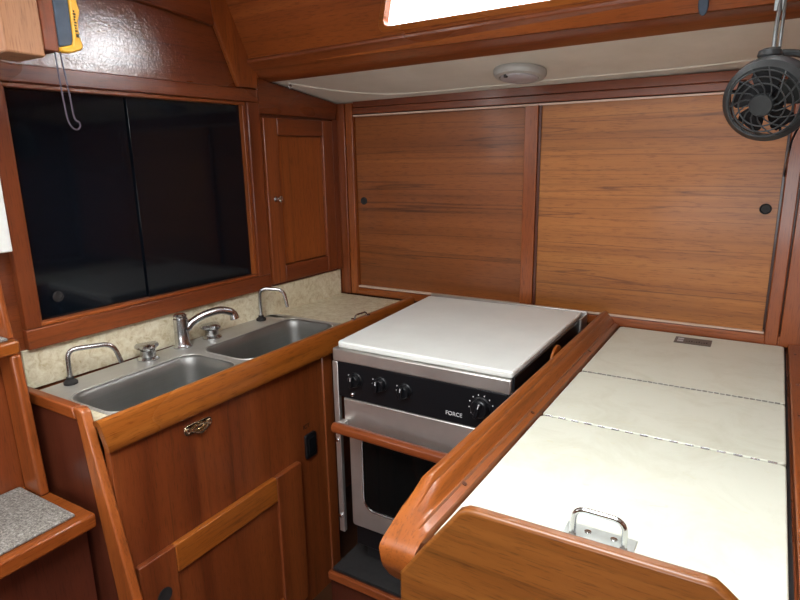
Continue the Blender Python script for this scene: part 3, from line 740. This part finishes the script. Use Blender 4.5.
# ------------------------------------------------------------------ deckhead lamp
lx, ly = -.655, 1.772; lz = DH(lx,ly); nrm = Vector((-.009,-.147,-1)).normalized()
lm = thing('dome_lamp', 'round white ceiling lamp on the pale deckhead', 'lamp', (lx,ly,lz))
o_ = Vector((lx,ly,lz)) + nrm*.0008
b = BM(); lathe(b, [(0,0),(.077,0),(.078,.004),(.077,.012),(.072,.020),(.060,.023),(.056,.021),(.056,.018),(0,.018)], o_, nrm, 40); obj('trim_ring', b, 'lamp_ring', lm, smooth=True)
b = BM(); lathe(b, [(.0555,.0185),(.055,.024),(.045,.028),(.025,.030),(0,.031)], o_, nrm, 36); obj('lens', b, 'lamp_lens', lm, smooth=True, label='frosted lens')
b = BM(); lathe(b, [(0,0),(.006,0),(.006,.008),(0,.009)], Vector((lx-.025,ly-.045,0))+Vector((0,0,DH(lx-.025,ly-.045)))+nrm*.0215, nrm, 12); obj('switch', b, 'rubber', lm, smooth=True)

# ------------------------------------------------------------------ small hook on carlin, eye
hk = BM(); hx = -.153
poly_prism(hk, [CS(hx+.010*math.cos(a), 1.752+.021*math.sin(a), .016) for a in [2*PI*k/20 for k in range(20)]], (0,-.007,-.0034))
poly_prism(hk, [CS(hx+.005*math.cos(a), 1.772+.005*math.sin(a), -.001) for a in [2*PI*k/12 for k in range(12)]], (0,-.018,-.0087))
tag(obj('button_snap', hk, 'blue', bevel=.002), 'small oval blue-grey fitting on the carlin right of the lamp', 'fitting')
se = BM(); ex, ey = -1.44, 1.655; lathe(se, [(0,0),(.006,0),(.006,.003),(0,.004)], (ex,ey,DH(ex,ey)-.0005), (0,0,-1), 12)
tube(se, [(ex+.006*math.cos(a),ey,DH(ex,ey)-.012+.006*math.sin(a)) for a in [2*PI*k/14 for k in range(14)]], .0018, 6, closed=True)
tag(obj('screw_eye', se, 'chrome', smooth=True), 'tiny white screw eye at the left tip of the deckhead', 'screw eye')

# ------------------------------------------------------------------ fan
fc = Vector((-.017,1.42,1.544)); ax_ = Vector((-.30,-1,-.36)).normalized()
fn = thing('cabin_fan', 'black round cabin fan hanging from the deckhead at upper right', 'fan', fc)
q = Vector((0,0,1)).rotation_difference(ax_)
def F(x,y,z): return fc + q @ Vector((x,y,z))
def ringp(r, z, n=48): return [F(r*math.cos(2*PI*k/n), r*math.sin(2*PI*k/n), z) for k in range(n)]
b = BM(); R0 = .078
lathe(b, [(R0-.004,-.026),(R0+.001,-.026),(R0+.003,-.018),(R0+.001,.006),(R0-.009,.016),(R0-.015,.014),(R0-.010,.004),(R0-.005,-.018),(R0-.004,-.026)], fc, ax_, 48)
obj('shroud', b, 'fan', fn, smooth=True)
b = BM()
for r, z in ((.064,.021),(.053,.025),(.041,.028)): tube(b, ringp(r,z), .0016, 6, closed=True)
for k in range(14):
    a = 2*PI*k/14
    tube(b, [F(r*math.cos(a+s_), r*math.sin(a+s_), z) for r,s_,z in ((.018,0,.029),(.030,.18,.029),(.042,.40,.0275),(.055,.58,.024),(.068,.70,.015))], .0015, 6)
obj('guard', b, 'fan', fn, smooth=True, label='swirled wire guard')
b = BM(); lathe(b, [(0,.020),(.021,.020),(.0225,.028),(.020,.033),(0,.035)], fc, ax_, 28); obj('guard_hub', b, 'fan', fn, smooth=True)
b = BM()
for k in range(5):
    a = 2*PI*k/5; rows = []
    for r, w_, tw in ((.014,.012,.6),(.030,.022,.5),(.048,.028,.38),(.060,.022,.3)):
        c_, s_ = math.cos(a), math.sin(a)
        rows.append([(r, -w_*math.cos(tw), -w_*math.sin(tw)), (r, w_*math.cos(tw), w_*math.sin(tw))])
    top = [[b.verts.new(F(p[0]*c_-p[1]*s_, p[0]*s_+p[1]*c_, p[2]*.5+.0008)) for p in rw] for rw in rows]
    bot = [[b.verts.new(F(p[0]*c_-p[1]*s_, p[0]*s_+p[1]*c_, p[2]*.5-.0008)) for p in rw] for rw in rows]
    for i in range(3):
        b.faces.new((top[i][0],top[i][1],top[i+1][1],top[i+1][0])); b.faces.new((bot[i][1],bot[i][0],bot[i+1][0],bot[i+1][1]))
        b.faces.new((top[i][0],top[i+1][0],bot[i+1][0],bot[i][0])); b.faces.new((top[i][1],bot[i][1],bot[i+1][1],top[i+1][1]))
    b.faces.new((top[0][1],top[0][0],bot[0][0],bot[0][1])); b.faces.new((top[3][0],top[3][1],bot[3][1],bot[3][0]))
lathe(b, [(0,-.012),(.016,-.012),(.016,.010),(0,.012)], fc, ax_, 24)
obj('blades', b, 'black', fn)
b = BM()
for k in range(3):
    a = 2*PI*k/3+.5; tube(b, [F(.020*math.cos(a),.020*math.sin(a),-.03), F(.072*math.cos(a),.072*math.sin(a),-.022)], .003, 6)
lathe(b, [(0,-.075),(.018,-.074),(.026,-.066),(.029,-.050),(.029,-.022),(.024,-.016),(0,-.016)], fc, ax_, 28); obj('motor_housing', b, 'fan', fn, smooth=True)
# yoke over the shroud to the bracket
up = Vector((.012,0,1)).normalized()
b = BM()
tube(b, spline([fc+Vector((-.020,.020,.086)), fc+Vector((.015,.030,.090)), fc+Vector((.055,.034,.082)), fc+Vector((.085,.036,.045)), fc+Vector((.090,.034,.0))],6), .007, 8)
tube(b, [fc+Vector((.090,.034,.0)), fc+Vector((.070,.03,-.002))], .006, 8)
obj('yoke', b, 'fan', fn, smooth=True)
b = BM(); bx0 = fc+Vector((.010,.024,.094)); lathe(b, [(0,0),(.020,0),(.022,.004),(.020,.013),(.012,.017),(0,.017)], fc+Vector((-.004,.024,.083)), (0,0,1), 20)
obj('swivel_base', b, 'fan', fn, smooth=True)
b = BM(); stx, sty = -.016, 1.504
tube(b, [(stx,fc.y+.026,fc.z+.100),(stx,1.485,1.69),(stx+.002,1.5035,1.742)], .004, 8)
tube(b, [(stx+.010,fc.y+.026,fc.z+.100),(stx+.010,1.485,1.69),(stx+.010,1.5035,1.742)], .003, 8)
box(b, (stx-.008,1.500,1.722),(stx+.008,1.507,1.745))
obj('hanging_strap', b, 'strap', fn, smooth=True, label='chrome hanging strap')
b = BM(); tube(b, spline([fc+Vector((.060,.03,-.05)), fc+Vector((.052,.03,-.075)), fc+Vector((.050,.06,-.10)), fc+Vector((.052,.25,-.125)), Vector((.0400,1.90,1.405)), Vector((.0400,1.9495,1.38))],6), .0022, 6)
obj('cable', b, 'black', fn, smooth=True)

# ------------------------------------------------------------------ light
def area(name, loc, target, sx, sy, power, col=(1,1,1)):
    l = bpy.data.lights.new(name, 'AREA'); l.shape = 'RECTANGLE'; l.size = sx; l.size_y = sy; l.energy = power; l.color = col
    o = bpy.data.objects.new(name, l); COL.objects.link(o); o.location = loc
    o.rotation_euler = (Vector(target)-Vector(loc)).to_track_quat('-Z','Y').to_euler(); return o
area('hatch_daylight', ((HX0+HX1)/2,(HY0+HY1)/2,2.10), ((HX0+HX1)/2,(HY0+HY1)/2+.1,0), .84, .89, 17.5, (.97,.985,1))
area('companionway_daylight', (-1.55,.05,1.62), (.2,1.0,.9), .35, .5, 3.5, (1,.98,.95))
area('rear_fill', (-.1,-1.45,1.1), (-.5,.6,1.9), 1.3, .6, 17, (.97,.985,1))  # added fill to brighten the deckhead; no window stands behind it
area('portlight_daylight', (-.42,1.62,2.0), (-.42,.9,1.55), .9, .16, 9, (.98,.99,1))
wd = bpy.data.worlds.new('sky'); S.world = wd; wd.use_nodes = True
bg = wd.node_tree.nodes['Background']; bg.inputs['Color'].default_value = (.93,.97,1,1); bg.inputs['Strength'].default_value = 7.0

# ------------------------------------------------------------------ camera
cam = bpy.data.cameras.new('camera'); co = bpy.data.objects.new('camera', cam); COL.objects.link(co)
cam.sensor_width = 36; cam.lens = 593/800*36; cam.clip_start = .02
Rm = Matrix(((0.85520892,0.10690112,-0.50713889),(0.51797989,-0.20977533,0.82927146),(-0.01773518,-0.97188809,-0.23477436)))
# columns of Rm: camera right, image-down, forward in world axes
right, down, fwd = Rm.col[0], Rm.col[1], Rm.col[2]
m3 = Matrix((right, -down, -fwd)).transposed()
co.matrix_world = Matrix.Translation((0,0,1.45)) @ m3.to_4x4()
S.camera = co
S.view_settings.view_transform = 'Standard'; S.view_settings.look = 'None'
S.view_settings.exposure = 0.35; S.view_settings.gamma = 1
